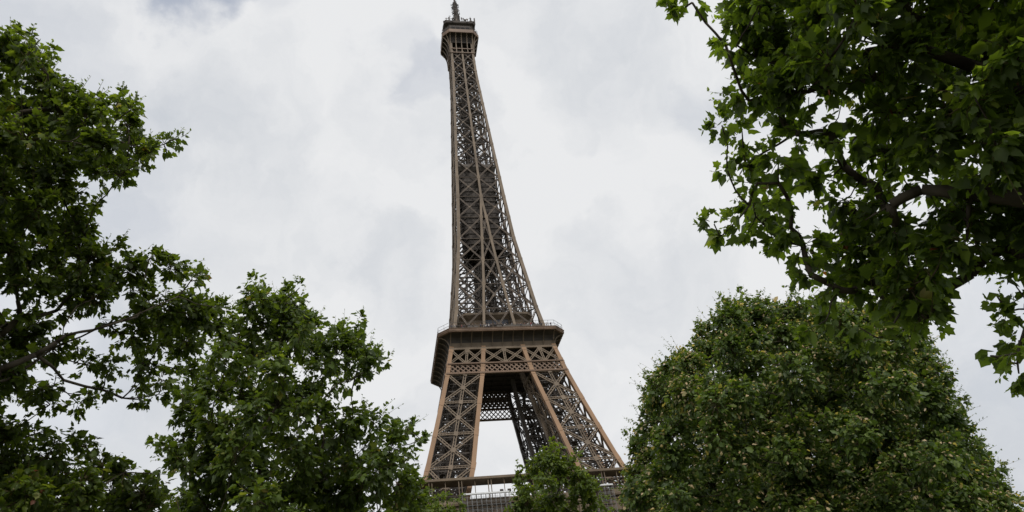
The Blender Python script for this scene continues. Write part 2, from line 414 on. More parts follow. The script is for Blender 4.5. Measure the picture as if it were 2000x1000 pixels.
# --- second floor gallery
C2 = 3.4; H2 = 20.48
def oct2(h, z): return sq(h, z, C2*(h-16.4)/(H2-16.4)+.02)
mb = MB(); mb.ring_loft([sq(.5, 110.62, .1), sq(16.6, 110.62, .1)]); mb.ring_loft([sq(.5, 116.0, .1), sq(20.2, 116.0, 3.3)])
for i in range(-4, 5):
    mb.beam((-16.4, i*3.7, 110.35), (16.4, i*3.7, 110.35), .3, .5); mb.beam((i*3.7, -16.4, 110.3), (i*3.7, 16.4, 110.3), .3, .4)
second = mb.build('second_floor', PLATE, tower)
prof = [(16.75, 110.9), (16.78, 113.0), (16.85, 114.0), (17.1, 114.6), (17.6, 114.95), (20.1, 115.05)]
rib2 = [(16.8, 110.9), (16.95, 111.9), (17.2, 112.8), (17.7, 113.6), (18.4, 114.25), (19.2, 114.65), (20.1, 114.9)]
mb = MB(); mb.ring_loft([oct2(h, z) for h, z in [(16.75, 110.9), (16.78, 111.9), (16.85, 112.8)]]); mb.build('cove', IRON_UP, second)
mb = MB(); mb.ring_loft([oct2(h, z) for h, z in [(16.85, 112.8), (17.05, 113.7), (17.6, 114.4), (18.5, 114.85), (20.1, 115.05)]]); mb.build('soffit', PLATE, second)  # shade under the overhang is put into the dark soffit colour
mb = MB(); mb.ring_loft([sq(16.5, 110.3, .02), sq(17.35, 110.3, .03), sq(17.35, 110.95, .03), sq(16.6, 110.95, .02)]); mb.build('sill_beam', IRON_UP, second)
mb = MB(); mb.ring_loft([sq(20.0, 115.0, C2), sq(20.5, 115.0, C2), sq(20.6, 115.3, C2), sq(20.6, 116.05, C2), sq(20.45, 116.25, C2), sq(20.0, 116.25, C2)]); 
mb.ring_loft([sq(20.55, 115.42, C2), sq(20.68, 115.45, C2), sq(20.68, 115.55, C2), sq(20.55, 115.58, C2)])
mb.ring_loft([sq(20.5, 116.0, C2), sq(20.74, 116.02, C2), sq(20.74, 116.16, C2), sq(20.4, 116.2, C2)])
for k in range(4):
    for i in range(21): mb.beam(rot(k, (-16.7+i*1.67, -20.6, 115.1)), rot(k, (-16.7+i*1.67, -20.6, 116.0)), .1, .14, rot(k, ND))
mb.build('edge_band', IRON, second)
for k in range(4):
    for i in range(11):
        x = -16.7+i*3.34
        c = MB()
        for (h0, z0), (h1, z1) in zip(rib2[:-1], rib2[1:]):
            c.beam(rot(k, (x, -h0-.1, z0)), rot(k, (x, -h1-.1, z1)), .3, .26, rot(k, (1, 0, 0)))
        c.build('bracket', IRON_UP, second)
mb = MB()   # safety fence
def fence(mb, loop, z0, z1, step, t, rails):
    m = len(loop)
    for a, b in zip(loop, loop[1:]+loop[:1]):
        a, b = np.array(a), np.array(b); L = np.linalg.norm(b-a); n = max(1, int(L/step))
        for i in range(n): p = a+(b-a)*i/n; mb.beam((p[0], p[1], z0), (p[0], p[1], z1), t, t)
        for z in rails: mb.beam((a[0], a[1], z), (b[0], b[1], z), t*1.2, t*1.2)
fence(mb, sq(20.3, 0, C2), 116.2, 118.4, 1.9, .06, (117.3, 118.4)); fence(mb, sq(20.32, 0, C2), 116.2, 117.3, .5, .035, ())
mb.build('safety_fence', IRON_IN, second)
# parapet boxes on the rail (uneven dark panels the photo shows)
for x, wd in ((-10.5, 1.6), (-8.6, 1.4), (-1.2, 1.6), (1.2, 2.4), (4.0, 3.2), (7.5, 3.0), (11.0, 2.6)): mb = MB(); mb.box((x, -20.42, 116.62), (wd, .3, .62)); mb.build('parapet_panel', IRON_IN, second)
# upper deck pavilion inside the legs
mb = MB()
pv = [(10.4, 116.0), (10.4, 121.6), (10.6, 122.6), (11.2, 124.2), (12.3, 125.3), (12.5, 125.4), (12.5, 126.2), (4, 126.3)]
mb.ring_loft([sq(h, z, 2) for h, z in pv]); pav = mb.build('pavilion', IRON_UP, tower)
mb = MB(); fence(mb, sq(12.3, 0, 2), 126.2, 128.2, .8, .1, (127.3, 128.2)); mb.build('railing', IRON_IN, pav)
for k in range(4):
    for i in range(-1, 2):
        c = MB(); p = rot(k, (i*2.7, -11.15, 123.2)); c.box(p, (2.3, .12, 1.9) if k % 2 == 0 else (.12, 2.3, 1.9)); c.build('window', GLASS, pav)
        c = MB(); p = rot(k, (i*5.5, -10.46, 118.8)); c.box(p, (4.2, .12, 3.4) if k % 2 == 0 else (.12, 4.2, 3.4)); c.build('window', GLASS, pav)

# --- upper shaft
SL = [116.0, 127.1, 137.5, 148.3, 158.3, 168.5, 178.7, 188.6, 197.9, 207.1, 215.5, 223.8, 231.3, 238.8, 245.6, 252.4, 258.6, 264.6]
shaft = bpy.data.objects.new('upper_shaft', None); COL.objects.link(shaft); shaft.parent = tower
def cs(z): return 1.15 if z < 180 else 1.0
for k in range(4):
    mb = MB()
    for a, b in zip(SL[:-1]+[264.6], SL[1:]+[276]):
        c = cs(a); mb.beam(fp(k, -wo(a)+c/2, a, c/2), fp(k, -wo(b)+c/2, b, c/2), c, c, rot(k, ND))
    for b in SL[1:]:
        for kk, sg in ((k, -1), (k-1, 1)):
            gs = 1.25 if b < 190 else 1.05; p = fp(kk % 4, sg*(wo(b)-.62), b, .0); mb.beam(p-(0, 0, gs/2), p+(0, 0, gs/2), 1.2, .16, rot(kk % 4, ND))
    mb.build('shaft_leg', IRON_UP, shaft)
for k in range(4):
    n = rot(k, ND); mb = MB(); dg_ = MB()
    for li, (a, b) in enumerate(zip(SL[:-1], SL[1:])):
        oa, ob, ga, gb = wo(a)-.55, wo(b)-.55, gi(a), gi(b)
        cw = .85 if a < 190 else .8
        if a < 178:
            for s in (-1, 1): mb.beam(fp(k, s*ga, a, .3), fp(k, s*gb, b, .3), cw, .6, n)
        else: mb.beam(fp(k, 0, a, .3), fp(k, 0, b, .3), cw, .6, n)
        dw = .55 if a < 190 else .45
        spans = [(-oa, -ga, -ob, -gb), (ga, oa, gb, ob)]
        if a < 170: spans.append((-ga, ga, -gb, gb))
        for (l0, r0, l1, r1) in spans:
            if li == 0:
                m = fp(k, (l0+r0)/2, 120.5, .35); lo = [(m, fp(k, l1, b, .35)), (m, fp(k, r1, b, .35))]
            else: lo = [(fp(k, l0, a, .35), fp(k, r1, b, .35)), (fp(k, r0, a, .35), fp(k, l1, b, .41))]
            for p, q in lo: dg_.lat(p, q, dw, .28, n, .36, dw*1.6, .2)
            if r0-l0 > 2 and li > 0:
                mb.beam((lo[0][0]+lo[0][1])/2-(0, 0, .3), (lo[0][0]+lo[0][1])/2+(0, 0, .3), .7, .4, n)
        dg_.beam(fp(k, -ob, b, .3), fp(k, ob, b, .3), .16, .3, n)
        gs = 1.25 if b < 190 else 1.05
        for x in ([-gb, gb] if b < 178 else [0]): p = fp(k, x, b, .05); mb.beam(p-(0, 0, gs/2), p+(0, 0, gs/2), gs, .2, n)
    mb.build('mid_chord', IRON_UP, shaft); dg_.build('face_bracing', IRON_MID, shaft)
mb = MB()   # inner framing: leg inner chords, floor rings, stairs, lift guides
for k in range(4):
    for a, b in zip(SL[:-1], SL[1:]):
        if a < 170:
            A, B = rot(k, (-gi(a)-.3, -gi(a)-.3, a)), rot(k, (-gi(b)-.3, -gi(b)-.3, b)); mb.beam(A, B, .6, .6)
            for s in (0, 1):
                p0 = rot(k, ((-wo(a)+.6, -gi(a), a), (-gi(a), -wo(a)+.6, a))[s]); p1 = rot(k, ((-wo(b)+.6, -gi(b), b), (-gi(b), -wo(b)+.6, b))[s])
                mb.beam(p0, B, .35, .35); mb.beam(A, p1, .35, .35); mb.beam(p1, B, .3, .3)
                mb.beam((p0+A)/2, (p1+B)/2, .3, .3)
        A, B = fp(k, 0, a, .5), fp(k+1, 0, b, .5); mb.beam(A, B, .3, .3)
        mb.beam(fp(k, 0, b, .5), fp(k+1, 0, b, .5), .3, .3); mb.beam(fp(k, 0, b, .8), fp(k+2, 0, b, .8), .4, .5) if k < 2 else None
        mb.beam(fp(k, -wo(b)+.6, b, .6), rot(k, (0, 0, b)), .3, .4)
for x in (-2.2, -.7, .7, 2.2):
    for y in (-2.2, 2.2):
        mb.beam((x, y, 127), (x, y, 272), .3, .3)
z = 127.5; i = 0
while z < 270:
    h = min(2.4, wo(z)-1.2); cn = [(-h, -h), (h, -h), (h, h), (-h, h)]
    for j in range(4):
        p, q = cn[j], cn[(j+1) % 4]; mb.beam((*p, z), (*q, z), .2, .2)
        mb.beam((*p, z), (*q, z+4.4), .2, .2)
        if j % 2: mb.beam((*q, z), (*p, z+4.4), .2, .2)
    e = [(-h-.6, -h-1.6), (h+.6, h+1.6)]
    hh = min(4.2, wo(z)-1.5)
    p, q = ((-hh, -hh+.6), (hh, -hh+.6)) if i % 2 == 0 else ((hh, -hh+.6), (-hh, -hh+.6))
    mb.beam((*p, z), (*q, z+4.4), .9, .16); mb.beam((*p, z+1), (*q, z+5.4), .07, .07)
    p, q = ((-hh, hh-.6), (hh, hh-.6)) if i % 2 else ((hh, hh-.6), (-hh, hh-.6))
    mb.beam((*p, z), (*q, z+4.4), .9, .16)
    for _ in range(12):
        a = random.uniform(-hh, hh); b = random.uniform(-hh, hh); mb.beam((a, b, z), (a, b, z+random.uniform(2, 5)), .16, .16)
    z += 4.4; i += 1
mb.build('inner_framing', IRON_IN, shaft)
mb = MB()   # lift machinery casing and the intermediate platform
for a, b, h in ((156, 176, 6.6), (176, 193, 6.6)):
    mb.ring_loft([sq(h*.96, a, 1), sq(h, b, 1)])
    for zz in np.arange(a, b, 2.4): mb.ring_loft([sq(h*.97, zz, 1), sq(h+.18, zz, 1), sq(h+.18, zz+.2, 1), sq(h*.97, zz+.2, 1)])
    for s in range(-4, 5):
        for k in range(4): mb.beam(rot(k, (s*1.35, -h*.96-.1, a)), rot(k, (s*1.4, -h-.1, b)), .14, .14)
mb.build('lift_machine_casing', PLATE, shaft)
mb = MB(); mb.ring_loft([sq(3, 193.6), sq(6.6, 193.6), sq(7.6, 195), sq(7.6, 196.2), sq(3, 196.2), sq(3, 193.6)]); fence(mb, sq(7.4, 0), 196.2, 197.8, .8, .1, (197.3, 197.8)); mb.build('intermediate_platform', IRON_IN, shaft)

# --- third floor
C3 = 2.9; H3 = 8.15
def oct3(h, z): return sq(h, z, max(.02, C3*(h-5.3)/(H3-5.3)))
p3 = [(5.3, 263.5), (5.35, 266.2), (5.5, 268.6), (5.9, 270.6), (6.5, 272.2), (7.2, 273.4), (8.0, 274.1)]
w3 = [(5.3, 264.0), (5.3, 270.5), (5.45, 272.6), (5.9, 273.8), (6.6, 274.15), (8.05, 274.25)]
third = MB(); third.ring_loft([oct3(h, z) for h, z in w3[1:]]); third.ring_loft([sq(.4, 274.25, .1), sq(8.0, 274.25, C3)]); third.ring_loft([sq(.4, 276.3, .1), sq(8.0, 276.3, C3)])
third = third.build('third_floor', PLATE, tower)
mb = MB(); mb.ring_loft([sq(7.8, 274.2, C3), sq(8.2, 274.2, C3), sq(8.25, 274.6, C3), sq(8.25, 276.2, C3), sq(8.05, 276.45, C3), sq(7.8, 276.45, C3)]); mb.build('edge_band', IRON, third)
for k in range(4):
    for x in (-5.0, -2.5, 0, 2.5, 5.0):
        c = MB()
        for (h0, z0), (h1, z1) in zip(p3[:-1], p3[1:]): c.beam(rot(k, (x, -h0-.08, z0)), rot(k, (x, -h1-.08, z1)), .34, .4, rot(k, (1, 0, 0)))
        c.build('bracket', IRON_UP, third)
    c = MB()
    for (h0, z0), (h1, z1) in zip(p3[:-1], p3[1:]):
        q = lambda h: (-h+C3*(h-5.3)/(H3-5.3)/2-.05, -h+C3*(h-5.3)/(H3-5.3)/2-.05)
        c.beam(rot(k, (*q(h0), z0)), rot(k, (*q(h1), z1)), .34, .4, rot(k, (1, -1, 0)))
    c.build('bracket', IRON_UP, third)
mb = MB()
for z in (263.9, 266.5):
    mb.ring_loft([sq(5.0, z-.2), sq(5.5, z-.2), sq(5.5, z+.22), sq(5.0, z+.22)])
mb.build('collar', IRON, third)
mb = MB(); mb.ring_loft([sq(7.3, 276.3, 2.4), sq(7.3, 279.2, 2.4), sq(6.7, 280.4, 2.2), sq(6.3, 280.6, 2.2), sq(.5, 280.8, .1)])
for a in sq(7.4, 0, 2.4): mb.beam((a[0], a[1], 276.4), (a[0], a[1], 279.3), .3, .3)
cab = mb.build('cabin', PLATE, third)
mb = MB(); fence(mb, sq(8.0, 0, C3), 276.4, 279.0, .55, .05, (277.5, 279.0)); mb.build('safety_fence', IRON_IN, third)
for k in range(4):
    for i in (-3.3, -1.1, 1.1, 3.3):
        c = MB(); c.box(rot(k, (i, -7.32, 278.0)), (1.7, .1, 1.5) if k % 2 == 0 else (.1, 1.7, 1.5)); c.build('window', DARKGLASS, cab)
mb = MB(); mb.ring_loft([sq(6.0, 280.7, 1.4), sq(6.2, 281.4, 1.4), sq(7.1, 281.9, 1.2), sq(7.25, 282.2, 1.2), sq(7.25, 283.1, 1.2), sq(6.7, 283.3, 1.2), sq(.5, 283.6, .1)])
for k in range(4):
    for s in (-1, 1): mb.beam(rot(k, (s*3, -7.0, 282.6)), rot(k, (s*6.6, -6.6, 283.5)), .7, .9, rot(k, ND))
top = mb.build('roof_terrace', PLATE, third)
mb = MB(); mb.lathe((0, 0, 283.3), [(3.6, 0), (3.6, 2.2), (3.2, 3.6), (2.6, 5.0), (2.0, 6.2), (1.7, 7.4)], 12); mb.build('campanile', IRON_IN, third)
rr = random.Random(3)
for i in range(96):
    a = rr.uniform(0, 2*PI); r = rr.uniform(5.6, 7.0)/max(abs(math.cos(a)), abs(math.sin(a))); r = min(r, 8.2); x, y = r*math.cos(a), r*math.sin(a); h = rr.uniform(1.2, 4.4)
    c = MB(); c.beam((x, y, 283.2), (x, y, 283.4+h), .14, .14)
    if i % 3 == 0: c.tube([(x, y, 283.3+h*.7), (x+.3*math.cos(a), y+.3*math.sin(a), 283.3+h*.7)], [.5, .42], 8)
    elif i % 3 == 1: c.box((x, y, 283.4+h*.8), (.35, .35, 1.1))
    else: c.beam((x-.6, y, 283+h), (x+.6, y, 283+h), .09, .09)
    c.build('antenna', rr.choice((IRON_IN, IRON_UP, PLATE)), third)
for x, y, h in ((7.1, -6.2, 4.4), (-4.6, -6.2, 4.2), (-6.7, -5.6, 2.2), (5.5, -6.6, 2.0)):
    c = MB(); c.beam((x, y, 282.4), (x+.05, y, 282.4+h), .5, .5); c.beam((x, y, 282.5), (x*.9, y*.9, 282.5), .2, .2); c.build('antenna_panel', IRON_IN, third)
mb = MB(); mb.lathe((0, 0, 290.4), [(2.6, -4), (1.9, -1), (1.45, 2), (1.2, 5), (1.1, 9), (1.1, 13), (1.15, 14.6), (.75, 15.4), (.45, 15.8), (.38, 20), (.3, 24), (.22, 30), (.12, 33.6)], 10)
mast = mb.build('antenna_mast', PLATE, tower)
mb = MB()
for i in range(240):
    z = 286.5+rr.random()*19; a = rr.uniform(0, 2*PI); r = 1.2; L = rr.uniform(.2, .75)
    p = np.array((r*math.cos(a), r*math.sin(a), z)); q = p+np.array((math.cos(a), math.sin(a), rr.uniform(-.2, .5)))*L
    mb.beam(p*(.9, .9, 1), q, .12, .12); mb.beam(q-(0, 0, .3), q+(0, 0, .3), .1, .12)
mb.build('dipole', PLATE, mast)

# ------------------------------------------------------------------ scaffolding in front of the first floor parapet
sc = tag(empty('scaffold', (-13, -36.4, 45)), 'wide grey tube scaffold left of the small tree before the tower', 'scaffold')
sc2 = tag(empty('scaffold', (17.5, -36.4, 45)), 'narrow scaffold topped by a white tarpaulin right of the small tree', 'scaffold')
for root, x0, x1 in ((sc, -19.2, -7.0), (sc2, 14.6, 20.6)):
    mb = MB(); ox, oy, oz = root.location
    n = int((x1-x0)/1.15)
    for i in range(n+1):
        for y in (-36.2, -37.3): x = x0+(x1-x0)*i/n; mb.beam((x-ox, y-oy, 0), (x-ox, y-oy, 58.9-oz), .07, .07)
    for z in (47, 49, 51, 53, 55, 56, 57, 58.1):
        for y in (-36.2, -37.3): mb.beam((x0-ox, y-oy, z-oz), (x1-ox, y-oy, z-oz), .05, .05)
    mb.build('frame', GREYM, root)
    mb = MB()
    for z in (48, 50, 52, 54, 56.2): mb.box(((x0+x1)/2-ox, -36.75-oy, z-oz), (x1-x0, .9, .08))
    mb.build('deck_board', IRON_IN, root)
    mb = MB(); mb.box(((x0+x1)/2-ox, -37.4-oy, 58.9-oz), (x1-x0, .1, .32)); mb.box(((x0+x1)/2-ox, -36.7-oy, 59.1-oz), (x1-x0, 1.4, .05)); mb.build('top_rail', TARP, root)

# ------------------------------------------------------------------ visitors on the second floor
def person_mesh(shirt, trousers, arm):
    vs = [(0, 0, .95), (0, 0, 1.2), (0, 0, 1.42), (0, .01, 1.53), (0, -.02, 1.66), (0, -.02, 1.75),
          (.19, 0, 1.42), (.27, -.05+arm*-.1, 1.15), (.24, -.22-arm*.1, 1.05), (-.19, 0, 1.42), (-.27, -.05, 1.15), (-.24, -.25, 1.02),
          (.1, 0, .9), (.11, -.02, .5), (.11, .03, .06), (.11, -.13, .04), (-.1, 0, .9), (-.11, -.02, .5), (-.11, .03, .06), (-.11, -.13, .04)]
    es = [(0, 1), (1, 2), (2, 3), (3, 4), (4, 5), (2, 6), (6, 7), (7, 8), (2, 9), (9, 10), (10, 11), (0, 12), (12, 13), (13, 14), (14, 15), (0, 16), (16, 17), (17, 18), (18, 19)]
    rd = [.15, .15, .15, .065, .11, .08, .075, .055, .04, .075, .055, .04, .1, .075, .05, .045, .1, .075, .05, .045]
    me = bpy.data.meshes.new('p'); me.from_pydata(vs, es, []); o = bpy.data.objects.new('p', me); COL.objects.link(o)
    sk = o.modifiers.new('s', 'SKIN'); sl = me.skin_vertices[0].data
    for i, r in enumerate(rd): sl[i].radius = (r, r*.8 if i < 3 else r)
    sl[0].use_root = True
    su = o.modifiers.new('u', 'SUBSURF'); su.levels = 1
    dg = bpy.context.evaluated_depsgraph_get(); m2 = bpy.data.meshes.new_from_object(o.evaluated_get(dg))
    bpy.data.objects.remove(o); m2.name = 'person'
    m2.materials.clear()
    for m in (SKIN, shirt, trousers, HAIR): m2.materials.append(m)
    for p in m2.polygons:
        z = p.center.z; p.use_smooth = True
        p.material_index = 3 if (z > 1.7 or (z > 1.55 and p.center.y > .03)) else 0 if z > 1.5 or (p.center.y < -.19 and z > .8) else 1 if z > .92 else 2
    return m2
SKIN = noisy('skin', (.4, .25, .18), (.5, .32, .24), 4); HAIR = noisy('dark_hair', (.02, .015, .01), (.05, .035, .02), 6)
cl = [noisy('cloth_white', (.6, .6, .6), (.7, .7, .7)), noisy('cloth_navy', (.03, .04, .08), (.05, .06, .1)), noisy('cloth_black', (.015, .015, .017), (.03, .03, .03)), noisy('cloth_red', (.25, .04, .04), (.35, .06, .05)), noisy('cloth_grey', (.15, .16, .17), (.2, .21, .22))]
pm = [person_mesh(cl[a], cl[b], r) for a, b, r in ((0, 1, 0), (1, 2, 1), (2, 2, .5), (3, 1, .2), (4, 2, .8))]
desc = ['white shirt', 'navy top', 'black jacket', 'red top', 'grey top']
rr = random.Random(21); x = -16.4
while x < 16.6:
    v = rr.choice((0, 1, 1, 2, 2, 2, 3, 4)); o = mesh_obj('person', pm[v])
    o.location = (x, -19.75+rr.uniform(-.1, .25), 116.02+.22); o.rotation_euler = (0, 0, rr.uniform(-1.2, 1.2)); s = rr.uniform(.94, 1.06); o.scale = (s, s, s)
    tag(o, 'tiny distant visitor in a %s standing at the second floor fence' % desc[v], 'person', 'visitors in a %s on the second floor' % desc[v])
    x += rr.choice((.5, .55, .65, .8, 1.0, 1.7))

# ------------------------------------------------------------------ trees
def leaf_template(h):
    o = h+[(x, -y*.93) for x, y in h[-2:0:-1]]
    P = [(.32, 0)]+o
    V = np.array([(x, y, -.20*abs(y)-.24*max(0, x-.3)**2+(.04 if i == 0 else 0)) for i, (x, y) in enumerate(P)])
    n = len(o); F = np.array([(0, 1+i, 1+(i+1) % n) for i in range(n)])[:, [0, 2, 1]]
    return V, F
BIG = [[(0, 0), (-.06, .2), (.12, .5), (.27, .36), (.62, .47), (.63, .25), (1, 0)], [(0, 0), (-.09, .14), (.05, .44), (.25, .36), (.52, .42), (.68, .24), (1, 0)], [(0, 0), (-.02, .24), (.22, .50), (.34, .30), (.68, .38), (.66, .2), (1, 0)], [(0, 0), (-.05, .1), (.08, .32), (.3, .31), (.5, .33), (.72, .16), (1, 0)]]
SMALL = [[(0, 0), (.05, .42), (.38, .32), (.58, .44), (1, 0)], [(0, 0), (.02, .3), (.35, .35), (.6, .3), (1, 0)], [(0, 0), (.1, .46), (.36, .26), (.62, .40), (1, 0)]]
LT = {}
for key, lst in ((True, BIG), (False, SMALL)):
    tt_ = [leaf_template(h) for h in lst]; LT[key] = (np.array([t_[0] for t_ in tt_]), tt_[0][1])
def leaves_mesh(name, pos, xdir, nrm, size, tint, full, mat_, parent):
    VS, F = LT[full]; n = len(pos); V = VS[RNG.integers(0, len(VS), n)]
    x = xdir/np.linalg.norm(xdir, axis=1)[:, None]
    z = nrm-(nrm*x).sum(1)[:, None]*x; z /= np.linalg.norm(z, axis=1)[:, None]+1e-9
    y = np.cross(z, x)
    curl = RNG.uniform(-.6, 3.6, n)[:, None]; wid = RNG.uniform(.62, 1.12, n)[:, None]; skew = RNG.normal(0, .12, n)[:, None]
    lx, ly, lz = V[..., 0], V[..., 1]*wid+skew*V[..., 0]**2, V[..., 2]*curl
    P = pos[:, None, :]+size[:, None, None]*(lx[..., None]*x[:, None, :]+ly[..., None]*y[:, None, :]+lz[..., None]*z[:, None, :])
    nv = VS.shape[1]; verts = P.reshape(-1, 3)
    faces = (F[None]+np.arange(n)[:, None, None]*nv).reshape(-1, 3)
    me = bpy.data.meshes.new(name)
    me.vertices.add(len(verts)); me.vertices.foreach_set('co', verts.astype(np.float32).ravel())
    me.loops.add(faces.size); me.loops.foreach_set('vertex_index', faces.astype(np.int32).ravel())
    me.polygons.add(len(faces)); me.polygons.foreach_set('loop_start', np.arange(0, faces.size, 3, dtype=np.int32))
    me.polygons.foreach_set('loop_total', np.full(len(faces), 3, np.int32))
    me.update(calc_edges=True)
    a = me.attributes.new('tint', 'FLOAT', 'FACE'); a.data.foreach_set('value', np.repeat(tint, len(F)).astype(np.float32))
    me.materials.append(mat_)
    return mesh_obj(name, me, parent)
def pt_poly(u, v, poly):
    """inside?, distance to edge"""
    ins = False; dm = 1e9; n = len(poly)
    for i in range(n):
        x0, y0 = poly[i]; x1, y1 = poly[(i+1) % n]
        if (y0 > v) != (y1 > v) and u < (x1-x0)*(v-y0)/(y1-y0)+x0: ins = not ins
        dx, dy = x1-x0, y1-y0; t = max(0, min(1, ((u-x0)*dx+(v-y0)*dy)/(dx*dx+dy*dy+1e-9)))
        dm = min(dm, math.hypot(u-x0-t*dx, v-y0-t*dy))
    return ins, dm
def fill(poly, n, rmin, rmax, D, T, holes=(), seed=1, pack=.8):
    """clumps filling a crown whose outline seen from the viewpoint is poly; T = half depth in metres"""
    r_ = random.Random(seed); us = [p[0] for p in poly]; vs_ = [p[1] for p in poly]; res = []; uv = []
    def cand():
        for _ in range(400):
            u, v = r_.uniform(min(us), max(us)), r_.uniform(min(vs_), max(vs_))
            ins, d = pt_poly(u, v, poly)
            if not ins or d < rmin*.8: continue
            ok = True
            for hp in holes:
                hi, hd = pt_poly(u, v, hp)
                if hi: ok = False; break
                d = min(d, hd)
            if ok and d >= rmin*.7: return u, v, d
        return None
    while len(res) < n:
        best = None; bs = -1
        for _ in range(10):       # best candidate: even cover of the crown
            c = cand()
            if c is None: continue
            s_ = min([math.hypot(c[0]-x, c[1]-y)/(.35*rmin+.65*min(q, c[2])) for x, y, q in uv] or [9])
            if s_ > bs: bs = s_; best = c
        u, v, d = best
        r = max(rmin, min(rmax*r_.uniform(.75, 1.0), d*1.05))
        q = math.sqrt(min(1, d/(rmax*2.2)))
        dd = D+T*q*r_.uniform(-1, 1)
        uv.append((u, v, min(r, rmax))); res.append((at(u, v, dd), r*dd/FPX))
    return res
def tree(name, label, base, trunk_h, trunk_r, clumps, leaf, lsize, tpm, full, seed, limbs=(), group=None, lpt=9, fork=None, seeds=0, pw=.30, twig_r=.006, up=.85, young=.0, shoots=1, rshoot=.5, agt=.93):
    """clumps: (centre, radius).  Branches join each clump to the nearest limb nearer the trunk; leaves sit along twigs."""
    r_ = random.Random(seed); g = np.random.default_rng(seed)
    root = tag(empty(name, tuple(base)), label, 'tree', group); B = np.array(base, float)
    nodes = []; par = []; chain = []
    nt_ = 5
    topc = B+np.array((0, 0, trunk_h)) if fork is None else np.array(fork, float)
    for i in range(nt_+1):
        s = i/nt_; p = B*(1-s)+topc*s+np.array((r_.uniform(-1, 1), r_.uniform(-1, 1), 0))*.12*(0 < s)
        nodes.append(p); par.append(i-1)
    for lp in limbs:
        prev = min(range(len(nodes)), key=lambda i: np.linalg.norm(nodes[i]-lp[0]))
        for p in lp: nodes.append(np.array(p)); par.append(prev); prev = len(nodes)-1
    order = sorted(range(len(clumps)), key=lambda i: np.linalg.norm(clumps[i][0]-topc))
    cl_node = {}
    dist0 = [np.linalg.norm(p-topc) if i > nt_ else 0.0 for i, p in enumerate(nodes)]
    first_ok = nt_-1
    for i in order:
        p = clumps[i][0]; dp = np.linalg.norm(p-topc)
        NP = np.array(nodes); dd = np.linalg.norm(NP-p, axis=1); pathw = dd+pw*np.array(dist0)
        pathw[:first_ok] = 1e9
        # join at a point below the clump so that limbs rise into it
        b = int(np.argmin(pathw))
        L = dd[b]
        mid = nodes[b]*.5+p*.5+np.array((r_.uniform(-1, 1), r_.uniform(-1, 1), r_.uniform(-1, .2)))*.11*L
        nodes.append(mid); par.append(b); dist0.append(dist0[b]+L*.5)
        nodes.append(p); par.append(len(nodes)-2); dist0.append(dist0[b]+L)
        cl_node[i] = len(nodes)-1
    cnt = [1]*len(nodes)
    for i in range(len(nodes)-1, 0, -1): cnt[par[i]] += cnt[i]
    tot = cnt[nt_]
    rad = [max(twig_r*1.5, trunk_r*.62*(c/tot)**.6) for c in cnt]
    for i in range(nt_+1): rad[i] = trunk_r*(1.25-.35*i/nt_) if i else trunk_r*1.5
    wd = MB(); tk = MB()
    tk.tube([nodes[i]-B for i in range(nt_+1)], [rad[i] for i in range(nt_+1)], 12)
    for i in range(nt_+1, len(nodes)):
        a, b = nodes[par[i]]-B, nodes[i]-B; L = np.linalg.norm(b-a)
        gp = par[par[i]] if par[i] > 0 else 0
        t0 = norm(nodes[par[i]]-nodes[gp]) if par[i] > nt_ else norm(b-a)
        m = (a+b)/2+t0*L*.10
        r0 = min(rad[par[i]], rad[i]*1.35); wd.tube([a, a*.3+m*.5+b*.2, a*.2+m*.5+b*.3, b], [r0, (r0*2+rad[i])/3, (r0+rad[i]*2)/3, rad[i]], 7 if rad[i] > .03 else 4)
    tko = tk.build('trunk', BARK, root, True); wd.build('limbs', BARK, root, True)
    # twigs and leaves
    pos = []; xd = []; nr = []; sz = []; tn = []; tw = MB(); sb = MB(); seedp = []; nseed = 0
    cen = np.mean([c[0] for c in clumps], axis=0)
    for i, (c, r) in enumerate(clumps):
        nn = nodes[cl_node[i]]; K = max(3, int(tpm*r*r)) if tpm > 0 else 6
        outw = norm(c-cen)
        ctint = r_.uniform(-.17, .15)
        for k in range(K):
            d = norm(g.normal(size=3)+outw*.35+np.array((0, 0, .25)))
            L = r*r_.uniform(.55, 1.08)
            s0 = c+d*r*r_.uniform(0, .25)
            e = c+d*L; side = norm(np.cross(d, g.normal(size=3)))
            ctrl = (s0+e)/2+side*L*.15+np.array((0, 0, .06))*L
            n = max(3, int(min(lpt, L/(lsize*.36))*r_.uniform(.75, 1.3)))
            pts = []
            for q in range(5):
                t = q/4; pts.append((1-t)**2*s0+2*t*(1-t)*ctrl+t*t*e)
            if L > 5*lsize*.3: tw.tube([p-B for p in pts], [twig_r*(1.2-.7*q/4) for q in range(5)], 3)
            for q in range(n):
                t = .22+.8*(q+r_.uniform(0, .6))/n; t = min(t, 1.0)
                p = (1-t)**2*s0+2*t*(1-t)*ctrl+t*t*e
                tang = norm(2*(1-t)*(ctrl-s0)+2*t*(e-ctrl)); sd_ = norm(np.cross(tang, g.normal(size=3)+(0, 0, .6)))
                pet = norm(sd_*(1.0 if q % 2 else -1.0)+tang*.6+g.normal(size=3)*.3)
                pos.append(p+pet*lsize*r_.uniform(.15, .5)-B)
                x = pet+tang*.3+np.array((0, 0, -.35-.5*r_.random())); xd.append(x)
                nr.append(np.array((0, 0, up))+d*.35+g.normal(size=3)*.5)
                ag = t > agt
                sz.append(lsize*min(1.45, r_.lognormvariate(-.1, .30))*(.6 if ag else 1)); tn.append(min(1, max(0, r_.betavariate(1.6, 2.2)*.92+ctint+(young if ag else 0)+(.12 if r_.random() < .02 else 0))))
